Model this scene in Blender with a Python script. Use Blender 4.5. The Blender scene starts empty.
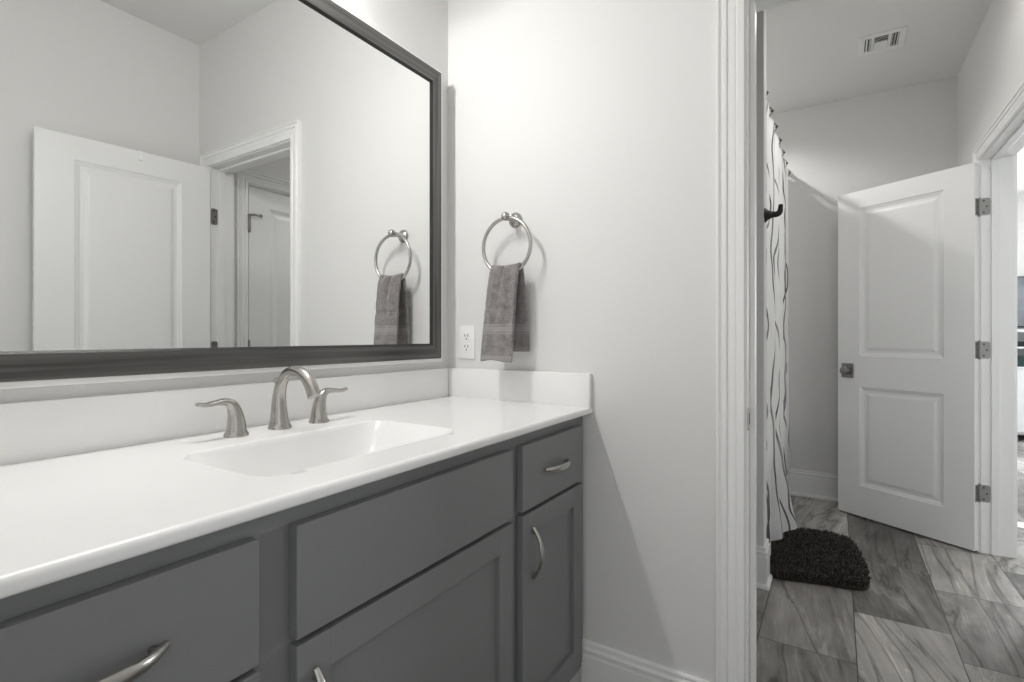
import bpy, bmesh, math, random
from mathutils import Vector, Matrix
random.seed(7)
S = bpy.context.scene
COL = S.collection
PI = math.pi

# ------------------------------------------------------------------ camera
CAM_H, YAW = 1.134, 0.5645
cd = bpy.data.cameras.new('camera'); cam = bpy.data.objects.new('camera', cd); COL.objects.link(cam)
cd.sensor_width = 36.0; cd.sensor_fit = 'HORIZONTAL'
cd.lens = 511.92 / 1024 * 36
cd.shift_y = -4.7 / 1024
cd.clip_start = 0.02
cam.location = (0, 0, CAM_H); cam.rotation_euler = (PI/2, 0, YAW - PI/2)
S.camera = cam

# ------------------------------------------------------------------ world, light, exposure
S.view_settings.view_transform = 'Standard'
S.view_settings.look = 'None'
S.view_settings.gamma = 1.0
S.view_settings.use_curve_mapping = False
S.view_settings.exposure = 0.18
w = bpy.data.worlds.new('sky'); S.world = w; w.use_nodes = True
w.node_tree.nodes['Background'].inputs[0].default_value = (0.97, 0.985, 1.0, 1)
w.node_tree.nodes['Background'].inputs[1].default_value = 1.02
S.cycles.use_denoising = True
S.cycles.sample_clamp_indirect = 4.0
S.cycles.max_bounces = 14
S.cycles.diffuse_bounces = 8

def lamp(name, kind, loc, power, color=(1, 1, 1), **kw):
    d = bpy.data.lights.new(name, kind); d.energy = power; d.color = color
    for k, v in kw.items():
        if k != 'rot': setattr(d, k, v)
    o = bpy.data.objects.new(name, d); COL.objects.link(o); o.location = loc
    o.rotation_euler = kw.get('rot', (0, 0, 0))
    return o
WARM = (1.0, 0.984, 0.962)
VAN_X = (0.40, 0.58, 0.76)
for vx in VAN_X:                               # the three bulbs of the bar above the mirror
    lamp('vanity_bulb_light', 'POINT', (vx, 1.105, 2.185), 6.2, WARM, shadow_soft_size=0.022)
    lamp('vanity_shade_downlight', 'AREA', (vx, 1.105, 2.205), 0.8, WARM, shape='DISK', size=0.07)
lamp('shower_downlight', 'SPOT', (3.45, 0.765, 2.745), 36, WARM, shadow_soft_size=0.035, spot_size=2.7, spot_blend=0.35)
lamp('far_bathroom_added_fill', 'AREA', (2.72, -0.22, 2.68), 2.2, WARM, shape='DISK', size=0.22)  # added fill, brightens the far bathroom
lamp('bedroom_daylight_fill', 'AREA', (7.95, -3.6, 1.55), 230, (0.93, 0.97, 1.0), shape='RECTANGLE', size=1.9, size_y=1.3, rot=(PI/2, 0, PI/2))  # added area lamp, stands in for daylight at the unseen window

# ------------------------------------------------------------------ node helpers
def new_mat(name):
    m = bpy.data.materials.new(name); m.use_nodes = True
    return m, m.node_tree, m.node_tree.nodes['Principled BSDF']
def nd(t, typ, **kw):
    n = t.nodes.new(typ)
    for k, v in kw.items(): setattr(n, k, v)
    return n
def lk(t, a, b): t.links.new(a, b)
def mth(t, op, a, b=None, c=None):
    n = t.nodes.new('ShaderNodeMath'); n.operation = op
    for i, v in enumerate((a, b, c)):
        if v is None: continue
        if isinstance(v, (int, float)): n.inputs[i].default_value = v
        else: t.links.new(v, n.inputs[i])
    return n.outputs[0]
def ramp(t, fac, stops, interp='LINEAR'):
    n = t.nodes.new('ShaderNodeValToRGB'); t.links.new(fac, n.inputs[0])
    n.color_ramp.interpolation = interp
    el = n.color_ramp.elements
    while len(el) < len(stops): el.new(0.5)
    for e, (p, c) in zip(el, stops):
        e.position = p; e.color = (c, c, c, 1) if isinstance(c, (int, float)) else (*c, 1)
    return n.outputs[0]
def bump(t, bsdf, height, strength=0.1, dist=0.01):
    b = t.nodes.new('ShaderNodeBump'); b.inputs['Strength'].default_value = strength
    b.inputs['Distance'].default_value = dist
    t.links.new(height, b.inputs['Height']); t.links.new(b.outputs[0], bsdf.inputs['Normal'])
def simple(name, col, rough=0.5, metal=0.0, nscale=None, nstr=0.05, spec=None, var=0.0, vscale=5, stretch=None):
    m, t, b = new_mat(name)
    b.inputs['Base Color'].default_value = (*col, 1)
    b.inputs['Roughness'].default_value = rough; b.inputs['Metallic'].default_value = metal
    if spec is not None: b.inputs['Specular IOR Level'].default_value = spec
    co = nd(t, 'ShaderNodeTexCoord').outputs['Object']
    if stretch:
        mp = nd(t, 'ShaderNodeMapping'); mp.inputs['Scale'].default_value = stretch
        lk(t, co, mp.inputs[0]); co = mp.outputs[0]
    if nscale:
        n = nd(t, 'ShaderNodeTexNoise'); n.inputs['Scale'].default_value = nscale; n.inputs['Detail'].default_value = 4
        lk(t, co, n.inputs['Vector'])
        bump(t, b, n.outputs['Fac'], nstr, 0.005)
    if var:
        n = nd(t, 'ShaderNodeTexNoise'); n.inputs['Scale'].default_value = vscale; n.inputs['Detail'].default_value = 5
        lk(t, co, n.inputs['Vector'])
        lo = tuple(c*(1-var) for c in col); hi = tuple(min(1, c*(1+var)) for c in col)
        lk(t, ramp(t, n.outputs['Fac'], [(0.3, lo), (0.7, hi)]), b.inputs['Base Color'])
    return m

M = {}
M['wall'] = simple('wall_paint', (0.740, 0.737, 0.728), 0.62, nscale=180, nstr=0.10)
M['ceil'] = simple('ceiling_paint', (0.76, 0.755, 0.745), 0.8, nscale=120, nstr=0.12)
M['trim'] = simple('trim_paint', (0.86, 0.86, 0.852), 0.32)
M['door'] = simple('door_paint', (0.84, 0.84, 0.835), 0.38, nscale=60, nstr=0.02)
M['cab'] = simple('cabinet_paint', (0.200, 0.203, 0.206), 0.42, nscale=90, nstr=0.03)
M['top'] = simple('cultured_marble', (0.88, 0.88, 0.875), 0.22, var=0.02, vscale=3)
M['nickel'] = simple('brushed_nickel', (0.47, 0.455, 0.43), 0.27, 1.0, nscale=300, nstr=0.03)
M['hinge'] = simple('satin_hinge_metal', (0.30, 0.295, 0.285), 0.42, 0.9, nscale=150, nstr=0.05)
M['bronze'] = simple('dark_bronze', (0.035, 0.032, 0.03), 0.4, 0.6)
M['frame_h'] = simple('frame_charcoal_rail', (0.115, 0.112, 0.108), 0.33, 0.6, nscale=60, nstr=0.05, var=0.45, vscale=14, stretch=(0.15, 6, 6))
M['frame_v'] = simple('frame_charcoal_stile', (0.115, 0.112, 0.108), 0.33, 0.6, nscale=60, nstr=0.05, var=0.45, vscale=14, stretch=(6, 6, 0.15))
M['black'] = simple('lip_shade_black', (0.012, 0.012, 0.012), 0.5)
M['mirror'] = simple('mirror_silver', (0.93, 0.94, 0.935), 0.0, 1.0)
M['plastic'] = simple('white_plastic', (0.88, 0.88, 0.88), 0.3)
M['slot'] = simple('dark_slot', (0.02, 0.02, 0.02), 0.7)
M['vent'] = simple('vent_white', (0.80, 0.80, 0.79), 0.45)
M['tub'] = simple('tub_acrylic', (0.85, 0.85, 0.84), 0.2)
M['ring'] = simple('curtain_hook_metal', (0.10, 0.095, 0.09), 0.35, 0.8)
M['rod'] = simple('rod_white', (0.8, 0.8, 0.79), 0.3)
M['teal'] = simple('dark_teal_plastic', (0.01, 0.05, 0.045), 0.4)
M['console'] = simple('console_white', (0.84, 0.86, 0.88), 0.4)
M['marble'] = simple('threshold_marble', (0.85, 0.86, 0.87), 0.3, var=0.05, vscale=6)
M['screen'] = simple('grey_screen', (0.22, 0.24, 0.26), 0.25, var=0.5, vscale=2.5)
M['sheer'] = simple('window_trim', (0.86, 0.87, 0.88), 0.4)

def glow(name, col, strength):
    m, t, b = new_mat(name)
    b.inputs['Base Color'].default_value = (*col, 1)
    b.inputs['Emission Color'].default_value = (*col, 1); b.inputs['Emission Strength'].default_value = strength
    return m
M['bulb'] = glow('lit_bulb', (1, 0.95, 0.88), 6)
M['lens'] = glow('lit_downlight_lens', (1, 0.96, 0.9), 4)

def mk_glass():
    m, t, b = new_mat('frosted_shade_glass')
    b.inputs['Base Color'].default_value = (0.95, 0.95, 0.94, 1); b.inputs['Roughness'].default_value = 0.4
    b.inputs['Transmission Weight'].default_value = 0.6
    return m
M['shade'] = mk_glass()
def mk_pane():
    m, t, b = new_mat('window_glass')
    b.inputs['Base Color'].default_value = (0.95, 0.97, 1, 1); b.inputs['Roughness'].default_value = 0.02
    b.inputs['Transmission Weight'].default_value = 1.0; b.inputs['IOR'].default_value = 1.02
    return m
M['pane'] = mk_pane()

def mk_floor():
    m, t, b = new_mat('stone_plank_tile')
    sx = nd(t, 'ShaderNodeSeparateXYZ'); lk(t, nd(t, 'ShaderNodeTexCoord').outputs['Object'], sx.inputs[0])
    X, Y = sx.outputs[0], sx.outputs[1]
    W_, L_ = 0.3105, 0.605
    r = mth(t, 'DIVIDE', mth(t, 'SUBTRACT', 0.2496, Y), W_)
    row = mth(t, 'FLOOR', r); fr = mth(t, 'SUBTRACT', r, row)
    c = mth(t, 'DIVIDE', mth(t, 'SUBTRACT', mth(t, 'SUBTRACT', X, 2.131), mth(t, 'MULTIPLY', row, 0.408)), L_)
    colm = mth(t, 'FLOOR', c); fc = mth(t, 'SUBTRACT', c, colm)
    er = mth(t, 'MULTIPLY', mth(t, 'MINIMUM', fr, mth(t, 'SUBTRACT', 1.0, fr)), W_)
    ec = mth(t, 'MULTIPLY', mth(t, 'MINIMUM', fc, mth(t, 'SUBTRACT', 1.0, fc)), L_)
    edge = mth(t, 'MINIMUM', er, ec)
    wn = nd(t, 'ShaderNodeTexWhiteNoise'); wn.noise_dimensions = '3D'
    cv = nd(t, 'ShaderNodeCombineXYZ'); lk(t, row, cv.inputs[0]); lk(t, colm, cv.inputs[1]); cv.inputs[2].default_value = 3.7
    lk(t, cv.outputs[0], wn.inputs['Vector'])
    rnd = wn.outputs['Value']
    sc = nd(t, 'ShaderNodeSeparateColor'); lk(t, wn.outputs['Color'], sc.inputs[0])
    r2, r3 = sc.outputs[0], sc.outputs[1]
    # slant the grain a little, differently on each tile
    sl = mth(t, 'MULTIPLY', mth(t, 'SUBTRACT', r3, 0.5), 0.5)
    yy = mth(t, 'ADD', Y, mth(t, 'MULTIPLY', X, sl))
    pv = nd(t, 'ShaderNodeCombineXYZ')
    lk(t, mth(t, 'ADD', mth(t, 'MULTIPLY', X, 0.85), mth(t, 'MULTIPLY', rnd, 40)), pv.inputs[0])
    lk(t, mth(t, 'ADD', mth(t, 'MULTIPLY', yy, 6.0), mth(t, 'MULTIPLY', r2, 30)), pv.inputs[1])
    n1 = nd(t, 'ShaderNodeTexNoise'); n1.inputs['Scale'].default_value = 1.5; n1.inputs['Detail'].default_value = 9
    n1.inputs['Roughness'].default_value = 0.68; n1.inputs['Distortion'].default_value = 0.2
    lk(t, pv.outputs[0], n1.inputs['Vector'])
    n2 = nd(t, 'ShaderNodeTexNoise'); n2.inputs['Scale'].default_value = 1.1; n2.inputs['Detail'].default_value = 6
    n2.inputs['Distortion'].default_value = 0.9
    pv2 = nd(t, 'ShaderNodeVectorMath'); pv2.operation = 'ADD'; lk(t, pv.outputs[0], pv2.inputs[0]); pv2.inputs[1].default_value = (9, 4, 2)
    lk(t, pv2.outputs[0], n2.inputs['Vector'])
    n3 = nd(t, 'ShaderNodeTexNoise'); n3.inputs['Scale'].default_value = 9; n3.inputs['Detail'].default_value = 4
    lk(t, pv.outputs[0], n3.inputs['Vector'])
    pv3 = nd(t, 'ShaderNodeCombineXYZ')
    lk(t, mth(t, 'ADD', mth(t, 'MULTIPLY', X, 3.2), mth(t, 'MULTIPLY', r2, 50)), pv3.inputs[0]); lk(t, mth(t, 'ADD', mth(t, 'MULTIPLY', Y, 4.5), mth(t, 'MULTIPLY', rnd, 50)), pv3.inputs[1])
    n4 = nd(t, 'ShaderNodeTexNoise'); n4.inputs['Scale'].default_value = 1.0; n4.inputs['Detail'].default_value = 6; n4.inputs['Distortion'].default_value = 0.5
    lk(t, pv3.outputs[0], n4.inputs['Vector'])
    f0 = mth(t, 'ADD', mth(t, 'MULTIPLY', n1.outputs['Fac'], 0.62), mth(t, 'MULTIPLY', n4.outputs['Fac'], 0.42))
    f = mth(t, 'ADD', f0, mth(t, 'MULTIPLY', mth(t, 'SUBTRACT', rnd, 0.60), 0.44))
    f = mth(t, 'ADD', f, mth(t, 'MULTIPLY', mth(t, 'SUBTRACT', n3.outputs['Fac'], 0.5), 0.22))
    base = ramp(t, f, [(0.22, (0.066, 0.060, 0.055)), (0.40, (0.170, 0.159, 0.148)), (0.54, (0.310, 0.292, 0.274)), (0.76, (0.52, 0.495, 0.465))])
    v = mth(t, 'ABSOLUTE', mth(t, 'SUBTRACT', n2.outputs['Fac'], 0.5))
    vein = ramp(t, v, [(0.0, 0.30), (0.008, 0.60), (0.035, 1.0)])
    vein2 = ramp(t, mth(t, 'ABSOLUTE', mth(t, 'SUBTRACT', n2.outputs['Fac'], 0.57)), [(0.0, 1.45), (0.010, 1.0)])
    def mul(a, bb):
        n = t.nodes.new('ShaderNodeMix'); n.data_type = 'RGBA'; n.blend_type = 'MULTIPLY'; n.inputs['Factor'].default_value = 1
        lk(t, a, n.inputs[6]); lk(t, bb, n.inputs[7]); return n.outputs[2]
    colr = mul(mul(base, vein), vein2)
    gm = nd(t, 'ShaderNodeMix'); gm.data_type = 'RGBA'
    lk(t, mth(t, 'LESS_THAN', edge, 0.0019), gm.inputs['Factor']); lk(t, colr, gm.inputs[6]); gm.inputs[7].default_value = (0.05, 0.048, 0.045, 1)
    lk(t, gm.outputs[2], b.inputs['Base Color'])
    b.inputs['Roughness'].default_value = 0.36
    hgt = mth(t, 'ADD', mth(t, 'MULTIPLY', mth(t, 'MINIMUM', edge, 0.003), 200), mth(t, 'MULTIPLY', n1.outputs['Fac'], 0.25))
    bump(t, b, hgt, 0.35, 0.002)
    return m
M['floor'] = mk_floor()

def mk_curtain():
    m, t, b = new_mat('branch_print_cloth')
    uv = nd(t, 'ShaderNodeUVMap').outputs[0]
    su = nd(t, 'ShaderNodeSeparateXYZ'); lk(t, uv, su.inputs[0])
    n = nd(t, 'ShaderNodeTexNoise'); n.inputs['Scale'].default_value = 1.7; lk(t, uv, n.inputs['Vector'])
    lines = []
    for k, (freq, off, vs_, amp) in enumerate(((6.5, 0.0, 1.8, 1.05), (5.3, 7.3, 2.3, 1.25))):
        cv = nd(t, 'ShaderNodeCombineXYZ'); lk(t, mth(t, 'MULTIPLY', su.outputs[0], 0.6), cv.inputs[0])
        lk(t, mth(t, 'MULTIPLY', su.outputs[1], vs_), cv.inputs[1]); cv.inputs[2].default_value = off
        w1 = nd(t, 'ShaderNodeTexNoise'); w1.inputs['Scale'].default_value = 1.0; w1.inputs['Detail'].default_value = 1.5; lk(t, cv.outputs[0], w1.inputs['Vector'])
        q = mth(t, 'ADD', mth(t, 'MULTIPLY', su.outputs[0], freq), mth(t, 'MULTIPLY', w1.outputs['Fac'], amp*2))
        fr = mth(t, 'ABSOLUTE', mth(t, 'SUBTRACT', mth(t, 'FRACT', q), 0.5))
        wid = mth(t, 'MULTIPLY', ramp(t, n.outputs['Fac'], [(0.3, 0.45), (0.7, 1.0)]), 0.066)
        lines.append(mth(t, 'LESS_THAN', fr, wid))
    line = mth(t, 'MAXIMUM', lines[0], lines[1])
    mx = nd(t, 'ShaderNodeMix'); mx.data_type = 'RGBA'; lk(t, line, mx.inputs['Factor'])
    mx.inputs[6].default_value = (0.86, 0.86, 0.86, 1)
    lk(t, ramp(t, n.outputs['Fac'], [(0.42, (0.10, 0.10, 0.105)), (0.6, (0.36, 0.36, 0.37))]), mx.inputs[7])
    lk(t, mx.outputs[2], b.inputs['Base Color']); b.inputs['Roughness'].default_value = 0.75
    tl = nd(t, 'ShaderNodeBsdfTranslucent'); lk(t, mx.outputs[2], tl.inputs['Color'])
    ms = nd(t, 'ShaderNodeMixShader'); ms.inputs[0].default_value = 0.38
    lk(t, b.outputs[0], ms.inputs[1]); lk(t, tl.outputs[0], ms.inputs[2]); lk(t, ms.outputs[0], t.nodes['Material Output'].inputs['Surface'])
    wv = nd(t, 'ShaderNodeTexNoise'); wv.inputs['Scale'].default_value = 260; lk(t, uv, wv.inputs['Vector']); bump(t, b, wv.outputs['Fac'], 0.1, 0.002)
    return m
M['curtain'] = mk_curtain()

def mk_terry(name, col, dark=0.55):
    m, t, b = new_mat(name)
    co = nd(t, 'ShaderNodeTexCoord').outputs['Object']
    n = nd(t, 'ShaderNodeTexNoise'); n.inputs['Scale'].default_value = 330; n.inputs['Detail'].default_value = 3; lk(t, co, n.inputs['Vector'])
    n2 = nd(t, 'ShaderNodeTexNoise'); n2.inputs['Scale'].default_value = 45; n2.inputs['Detail'].default_value = 4; lk(t, co, n2.inputs['Vector'])
    f = mth(t, 'ADD', mth(t, 'MULTIPLY', n.outputs['Fac'], 0.6), mth(t, 'MULTIPLY', n2.outputs['Fac'], 0.4))
    lk(t, ramp(t, f, [(0.35, tuple(c*dark for c in col)), (0.65, tuple(c*1.25 for c in col))]), b.inputs['Base Color'])
    b.inputs['Roughness'].default_value = 0.95; b.inputs['Specular IOR Level'].default_value = 0.1
    b.inputs['Sheen Weight'].default_value = 0.25
    bump(t, b, f, 0.6, 0.004)
    return m
M['towel'] = mk_terry('grey_terry', (0.25, 0.232, 0.23))
def banded(m):
    t = m.node_tree; b = t.nodes['Principled BSDF']; src = b.inputs['Base Color'].links[0].from_socket
    sx = nd(t, 'ShaderNodeSeparateXYZ'); lk(t, nd(t, 'ShaderNodeTexCoord').outputs['Object'], sx.inputs[0])
    z = sx.outputs[2]
    bands = None
    for z0, z1 in ((1.1420, 1.1460), (1.1490, 1.1660), (1.1690, 1.1730), (1.0, 1.0715)):
        q = mth(t, 'MULTIPLY', mth(t, 'GREATER_THAN', z, z0), mth(t, 'LESS_THAN', z, z1))
        bands = q if bands is None else mth(t, 'MAXIMUM', bands, q)
    mx = nd(t, 'ShaderNodeMix'); mx.data_type = 'RGBA'
    lk(t, mth(t, 'MULTIPLY', bands, 0.75), mx.inputs['Factor']); lk(t, src, mx.inputs[6]); mx.inputs[7].default_value = (0.33, 0.315, 0.31, 1)
    lk(t, mx.outputs[2], b.inputs['Base Color'])
banded(M['towel'])
M['band'] = mk_terry('grey_woven_band', (0.34, 0.325, 0.32), 0.85)
M['shag'] = mk_terry('dark_shag', (0.034, 0.027, 0.023))

# ------------------------------------------------------------------ mesh helpers
def finish(name, bm, mat, parent=None, base=(0, 0, 0), smooth=None, mods=None):
    """link a bmesh as ONE object; base = the parent thing's origin (world) taken off the coordinates"""
    if base != (0, 0, 0): bmesh.ops.translate(bm, verts=bm.verts, vec=-Vector(base))
    bmesh.ops.recalc_face_normals(bm, faces=bm.faces)
    me = bpy.data.meshes.new(name); bm.to_mesh(me); bm.free()
    for x in (mat if isinstance(mat, (list, tuple)) else [mat]): me.materials.append(x)
    o = bpy.data.objects.new(name, me); COL.objects.link(o)
    if parent: o.parent = parent
    if smooth is not None:
        for p in me.polygons: p.use_smooth = True
        if smooth < 180:
            me.set_sharp_from_angle(angle=math.radians(smooth))
    return o
def tag(o, label, cat, group=None):
    o['label'] = label; o['category'] = cat
    if group: o['group'] = group
    return o
def struct(o, label, cat):
    o['kind'] = 'structure'; return tag(o, label, cat)
def thing(name, label, cat, loc=(0, 0, 0), rotz=0, group=None):
    o = bpy.data.objects.new(name, None); COL.objects.link(o)
    o.location = loc; o.rotation_euler = (0, 0, rotz); o.empty_display_size = 0.05
    return tag(o, label, cat, group)
def box(bm, x0, x1, y0, y1, z0, z1, bev=0.0, seg=2):
    r = bmesh.ops.create_cube(bm, size=1.0)
    vs = r['verts']
    for v in vs:
        v.co = Vector(((x0+x1)/2 + v.co.x*(x1-x0), (y0+y1)/2 + v.co.y*(y1-y0), (z0+z1)/2 + v.co.z*(z1-z0)))
    if bev:
        es = {e for v in vs for e in v.link_edges}
        bmesh.ops.bevel(bm, geom=list(es), offset=bev, segments=seg, affect='EDGES', profile=0.5)
    return vs
def B(*a, **k):
    bm = bmesh.new(); box(bm, *a, **k); return bm
def loft(bm, rings, closed=True, cap=True):
    """rings: list of lists of points, same count"""
    vr = [[bm.verts.new(p) for p in ring] for ring in rings]
    n = len(vr[0])
    for a, b in zip(vr, vr[1:]):
        for i in range(n if closed else n-1):
            j = (i+1) % n
            bm.faces.new((a[i], a[j], b[j], b[i]))
    if cap and closed:
        bm.faces.new(vr[0][::-1]); bm.faces.new(vr[-1])
    return vr
def tube(bm, pts, radii, n=16, up=(0, 0, 1), cap=True):
    """radii: number or (a,b) per point; a along side, b along the 'up'-ish normal"""
    pts = [Vector(p) for p in pts]; rings = []
    for i, p in enumerate(pts):
        d = (pts[min(i+1, len(pts)-1)] - pts[max(i-1, 0)]).normalized()
        s = d.cross(Vector(up))
        if s.length < 1e-4: s = d.cross(Vector((1, 0, 0)))
        s.normalize(); u = s.cross(d).normalized()
        r = radii[i] if isinstance(radii, (list, tuple)) else radii
        ra, rb = r if isinstance(r, (list, tuple)) else (r, r)
        rings.append([p + s*ra*math.cos(2*PI*k/n) + u*rb*math.sin(2*PI*k/n) for k in range(n)])
    loft(bm, rings, True, cap)
def smooth_path(pts, rad, sub=6):
    """Catmull-Rom through pts with interpolated radii"""
    P = [Vector(p) for p in pts]; R = [(r if isinstance(r, tuple) else (r, r)) for r in rad]
    op, orr = [], []
    for i in range(len(P)-1):
        p0, p1, p2, p3 = P[max(i-1, 0)], P[i], P[i+1], P[min(i+2, len(P)-1)]
        for k in range(sub):
            t = k/sub
            op.append(0.5*((2*p1) + (-p0+p2)*t + (2*p0-5*p1+4*p2-p3)*t*t + (-p0+3*p1-3*p2+p3)*t**3))
            orr.append(tuple(R[i][q]*(1-t) + R[i+1][q]*t for q in (0, 1)))
    op.append(P[-1]); orr.append(R[-1])
    return op, orr
def lathe(bm, prof, c, axis='Z', n=28):
    """prof: (radius, height) list; axis direction"""
    rings = []
    for r, hgt in prof:
        ring = []
        for k in range(n):
            a = 2*PI*k/n; x, y = r*math.cos(a), r*math.sin(a)
            ring.append(Vector(c) + (Vector((x, y, hgt)) if axis == 'Z' else Vector((hgt, x, y)) if axis == 'X' else Vector((x, hgt, y))))
        rings.append(ring)
    loft(bm, rings)
def torus(bm, c, R, r, axis='X', n=48, m=12):
    vs = []
    for i in range(n):
        a = 2*PI*i/n; row = []
        for j in range(m):
            b = 2*PI*j/m; q = R + r*math.cos(b); h = r*math.sin(b)
            u, v = q*math.cos(a), q*math.sin(a)
            row.append(bm.verts.new(Vector(c) + (Vector((h, u, v)) if axis == 'X' else Vector((u, h, v)) if axis == 'Y' else Vector((u, v, h)))))
        vs.append(row)
    for i in range(n):
        for j in range(m):
            bm.faces.new((vs[i][j], vs[(i+1) % n][j], vs[(i+1) % n][(j+1) % m], vs[i][(j+1) % m]))
def ss(t):
    t = max(0.0, min(1.0, t)); return t*t*(3-2*t)

# ------------------------------------------------------------------ dimensions of the place
XE0, XE1 = 1.484, 1.607           # partition with the doorway
YL = 1.2214                       # mirror wall
YR0, YR1 = -0.640, -0.770         # right-hand wall
XF = 4.1885                       # far wall
CE = 2.76                         # ceiling
XB = -0.06                        # wall behind the camera
HEAD = 2.058                      # door head
XW0, XW1, YW = 2.565, 2.680, 0.277  # short wing wall
D1 = (-0.520, 0.199)              # doorway in the partition (y)
D2 = (2.750, 3.582)               # doorway to the bright room (x)
D3 = (1.765, 2.380)               # closet door (x)
JB = 0.019

# ------------------------------------------------------------------ shell
bm = bmesh.new(); box(bm, -2.0, 8.2, -5.0, YL+0.12, -0.08, 0.0)
struct(finish('floor', bm, M['floor']), 'grey wood-grain stone tile floor', 'floor')
struct(finish('ceiling', B(-0.18, 8.2, -5.0, YL+0.12, CE, CE+0.1), M['ceil']), 'flat pale ceiling', 'ceiling')
struct(finish('wall_left', B(-0.18, XF+0.12, YL, YL+0.12, 0, CE), M['wall']), 'pale grey wall behind the mirror', 'wall')
bm = bmesh.new()
box(bm, XE0, XE1, D1[1]+JB, YL, 0, CE); box(bm, XE0, XE1, YR0, D1[0]-JB, 0, CE); box(bm, XE0, XE1, D1[0]-JB, D1[1]+JB, HEAD+JB, CE)
struct(finish('wall_end', bm, M['wall']), 'pale grey wall with the towel ring and the doorway', 'wall')
bm = bmesh.new()
xs = [(-0.18, D3[0]-JB), (D3[1]+JB, D2[0]-JB), (D2[1]+JB, XF)]
for a, b in xs: box(bm, a, b, YR1, YR0, 0, CE)
for a, b in (D3, D2): box(bm, a-JB, b+JB, YR1, YR0, HEAD+JB, CE)
struct(finish('wall_right', bm, M['wall']), 'pale grey wall facing the mirror and running past the open far door', 'wall')
bm = bmesh.new()
box(bm, XB-0.12, XB, 0.40, YL, 0, CE); box(bm, XB-0.12, XB, YR0, -0.5, 0, CE); box(bm, XB-0.12, XB, -0.5, 0.40, 2.07, CE)
struct(finish('wall_back', bm, M['wall']), 'grey wall with an opening behind the viewer', 'wall')
struct(finish('wall_far', B(XF, XF+0.12, YR1, YL, 0, CE), M['wall']), 'grey end wall of the far bathroom behind the open door', 'wall')
struct(finish('wall_wing', B(XW0, XW1, YW, YL, 0, CE), M['wall']), 'narrow wing wall beside the shower curtain', 'wall')

# --- casing / jamb / baseboard
CP = [(0, 0), (0, .009), (.003, .012), (.019, .0140), (.0225, .0095), (.027, .0125), (.042, .0140), (.045, .0105), (.049, .0175), (.058, .0180), (.062, .0130), (.068, .0155), (.069, .020), (.0745, .0205), (.076, .0185), (.076, 0)]
CP = [(a*0.93, b) for a, b in CP]
def casing_bm(bm, u0, u1, head, place, rev=0.005):
    secs = []
    a, b, hh = u0-rev, u1+rev, head+rev
    secs.append([place(a-w_, 0, t_) for w_, t_ in CP])
    secs.append([place(a-w_, hh+w_, t_) for w_, t_ in CP])
    secs.append([place(b+w_, hh+w_, t_) for w_, t_ in CP])
    secs.append([place(b+w_, 0, t_) for w_, t_ in CP])
    loft(bm, secs)
def jamb_x(bm, y0, y1, x0, x1, stop0, stop1):        # opening in a wall of constant x
    for yy in ((y0-JB, y0), (y1, y1+JB)): box(bm, x0, x1, yy[0], yy[1], 0, HEAD+JB, 0.001, 1)
    box(bm, x0, x1, y0, y1, HEAD, HEAD+JB, 0.001, 1)
    box(bm, stop0, stop1, y1-0.013, y1, 0, HEAD, 0.002); box(bm, stop0, stop1, y0, y0+0.013, 0, HEAD, 0.002)
    box(bm, stop0, stop1, y0+0.013, y1-0.013, HEAD-0.013, HEAD, 0.002)
def jamb_y(bm, x0, x1, y0, y1, stop0, stop1):
    for xx in ((x0-JB, x0), (x1, x1+JB)): box(bm, xx[0], xx[1], y0, y1, 0, HEAD+JB, 0.001, 1)
    box(bm, x0, x1, y0, y1, HEAD, HEAD+JB, 0.001, 1)
    box(bm, x1-0.010, x1, stop0, stop1, 0, HEAD, 0.002); box(bm, x0, x0+0.010, stop0, stop1, 0, HEAD, 0.002)
    box(bm, x0+0.010, x1-0.010, stop0, stop1, HEAD-0.010, HEAD, 0.002)
# doorway 1 (partition)
bm = bmesh.new()
jamb_x(bm, D1[0], D1[1], XE0, XE1, XE0+0.040, XE0+0.073)
casing_bm(bm, D1[0], D1[1], HEAD, lambda u, z, t: Vector((XE0-t, u, z)))
casing_bm(bm, D1[0], D1[1], HEAD, lambda u, z, t: Vector((XE1+t, u, z)))
tr1 = struct(finish('trim_1', bm, M['trim']), 'white moulded door casing at the right of the towel wall', 'door casing')
bm = bmesh.new()
def plate(bm, cu, cv, hu, hv, r, put, t0, t1):
    out = []
    for su_, sv_, a0 in ((1, 1, 0), (-1, 1, PI/2), (-1, -1, PI), (1, -1, 3*PI/2)):
        for k in range(5):
            a = a0+PI/2*k/4; out.append((cu+su_*(hu-r)+r*math.cos(a), cv+sv_*(hv-r)+r*math.sin(a)))
    loft(bm, [[put(u, v, t) for u, v in out] for t in (t0, t1)])
plate(bm, XE0+0.017, 0.913, 0.0165, 0.030, 0.008, lambda u, v, t: Vector((u, t, v)), D1[1]-0.0022, D1[1]+0.001)
sp = finish('strike_plate', bm, M['nickel'], tr1); sp['label'] = 'satin metal strike plate on the jamb'
bm = bmesh.new(); box(bm, XE0+0.011, XE0+0.024, D1[1]-0.0026, D1[1]-0.0018, 0.899, 0.927)
finish('latch_hole', bm, M['slot'], sp)
# doorway 2 (bright room) and doorway 3 (closet)
for k, (d, nm, lb) in enumerate(((D2, 'trim_2', 'white casing around the doorway to the bright room'), (D3, 'trim_3', 'white casing around the closed door seen in the mirror'))):
    bm = bmesh.new()
    jamb_y(bm, d[0], d[1], YR1, YR0, YR0-0.073, YR0-0.040)
    casing_bm(bm, d[0], d[1], HEAD, lambda u, z, t: Vector((u, YR0+t, z)))
    casing_bm(bm, d[0], d[1], HEAD, lambda u, z, t: Vector((u, YR1-t, z)))
    struct(finish(nm, bm, M['trim']), lb, 'door casing')

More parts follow.
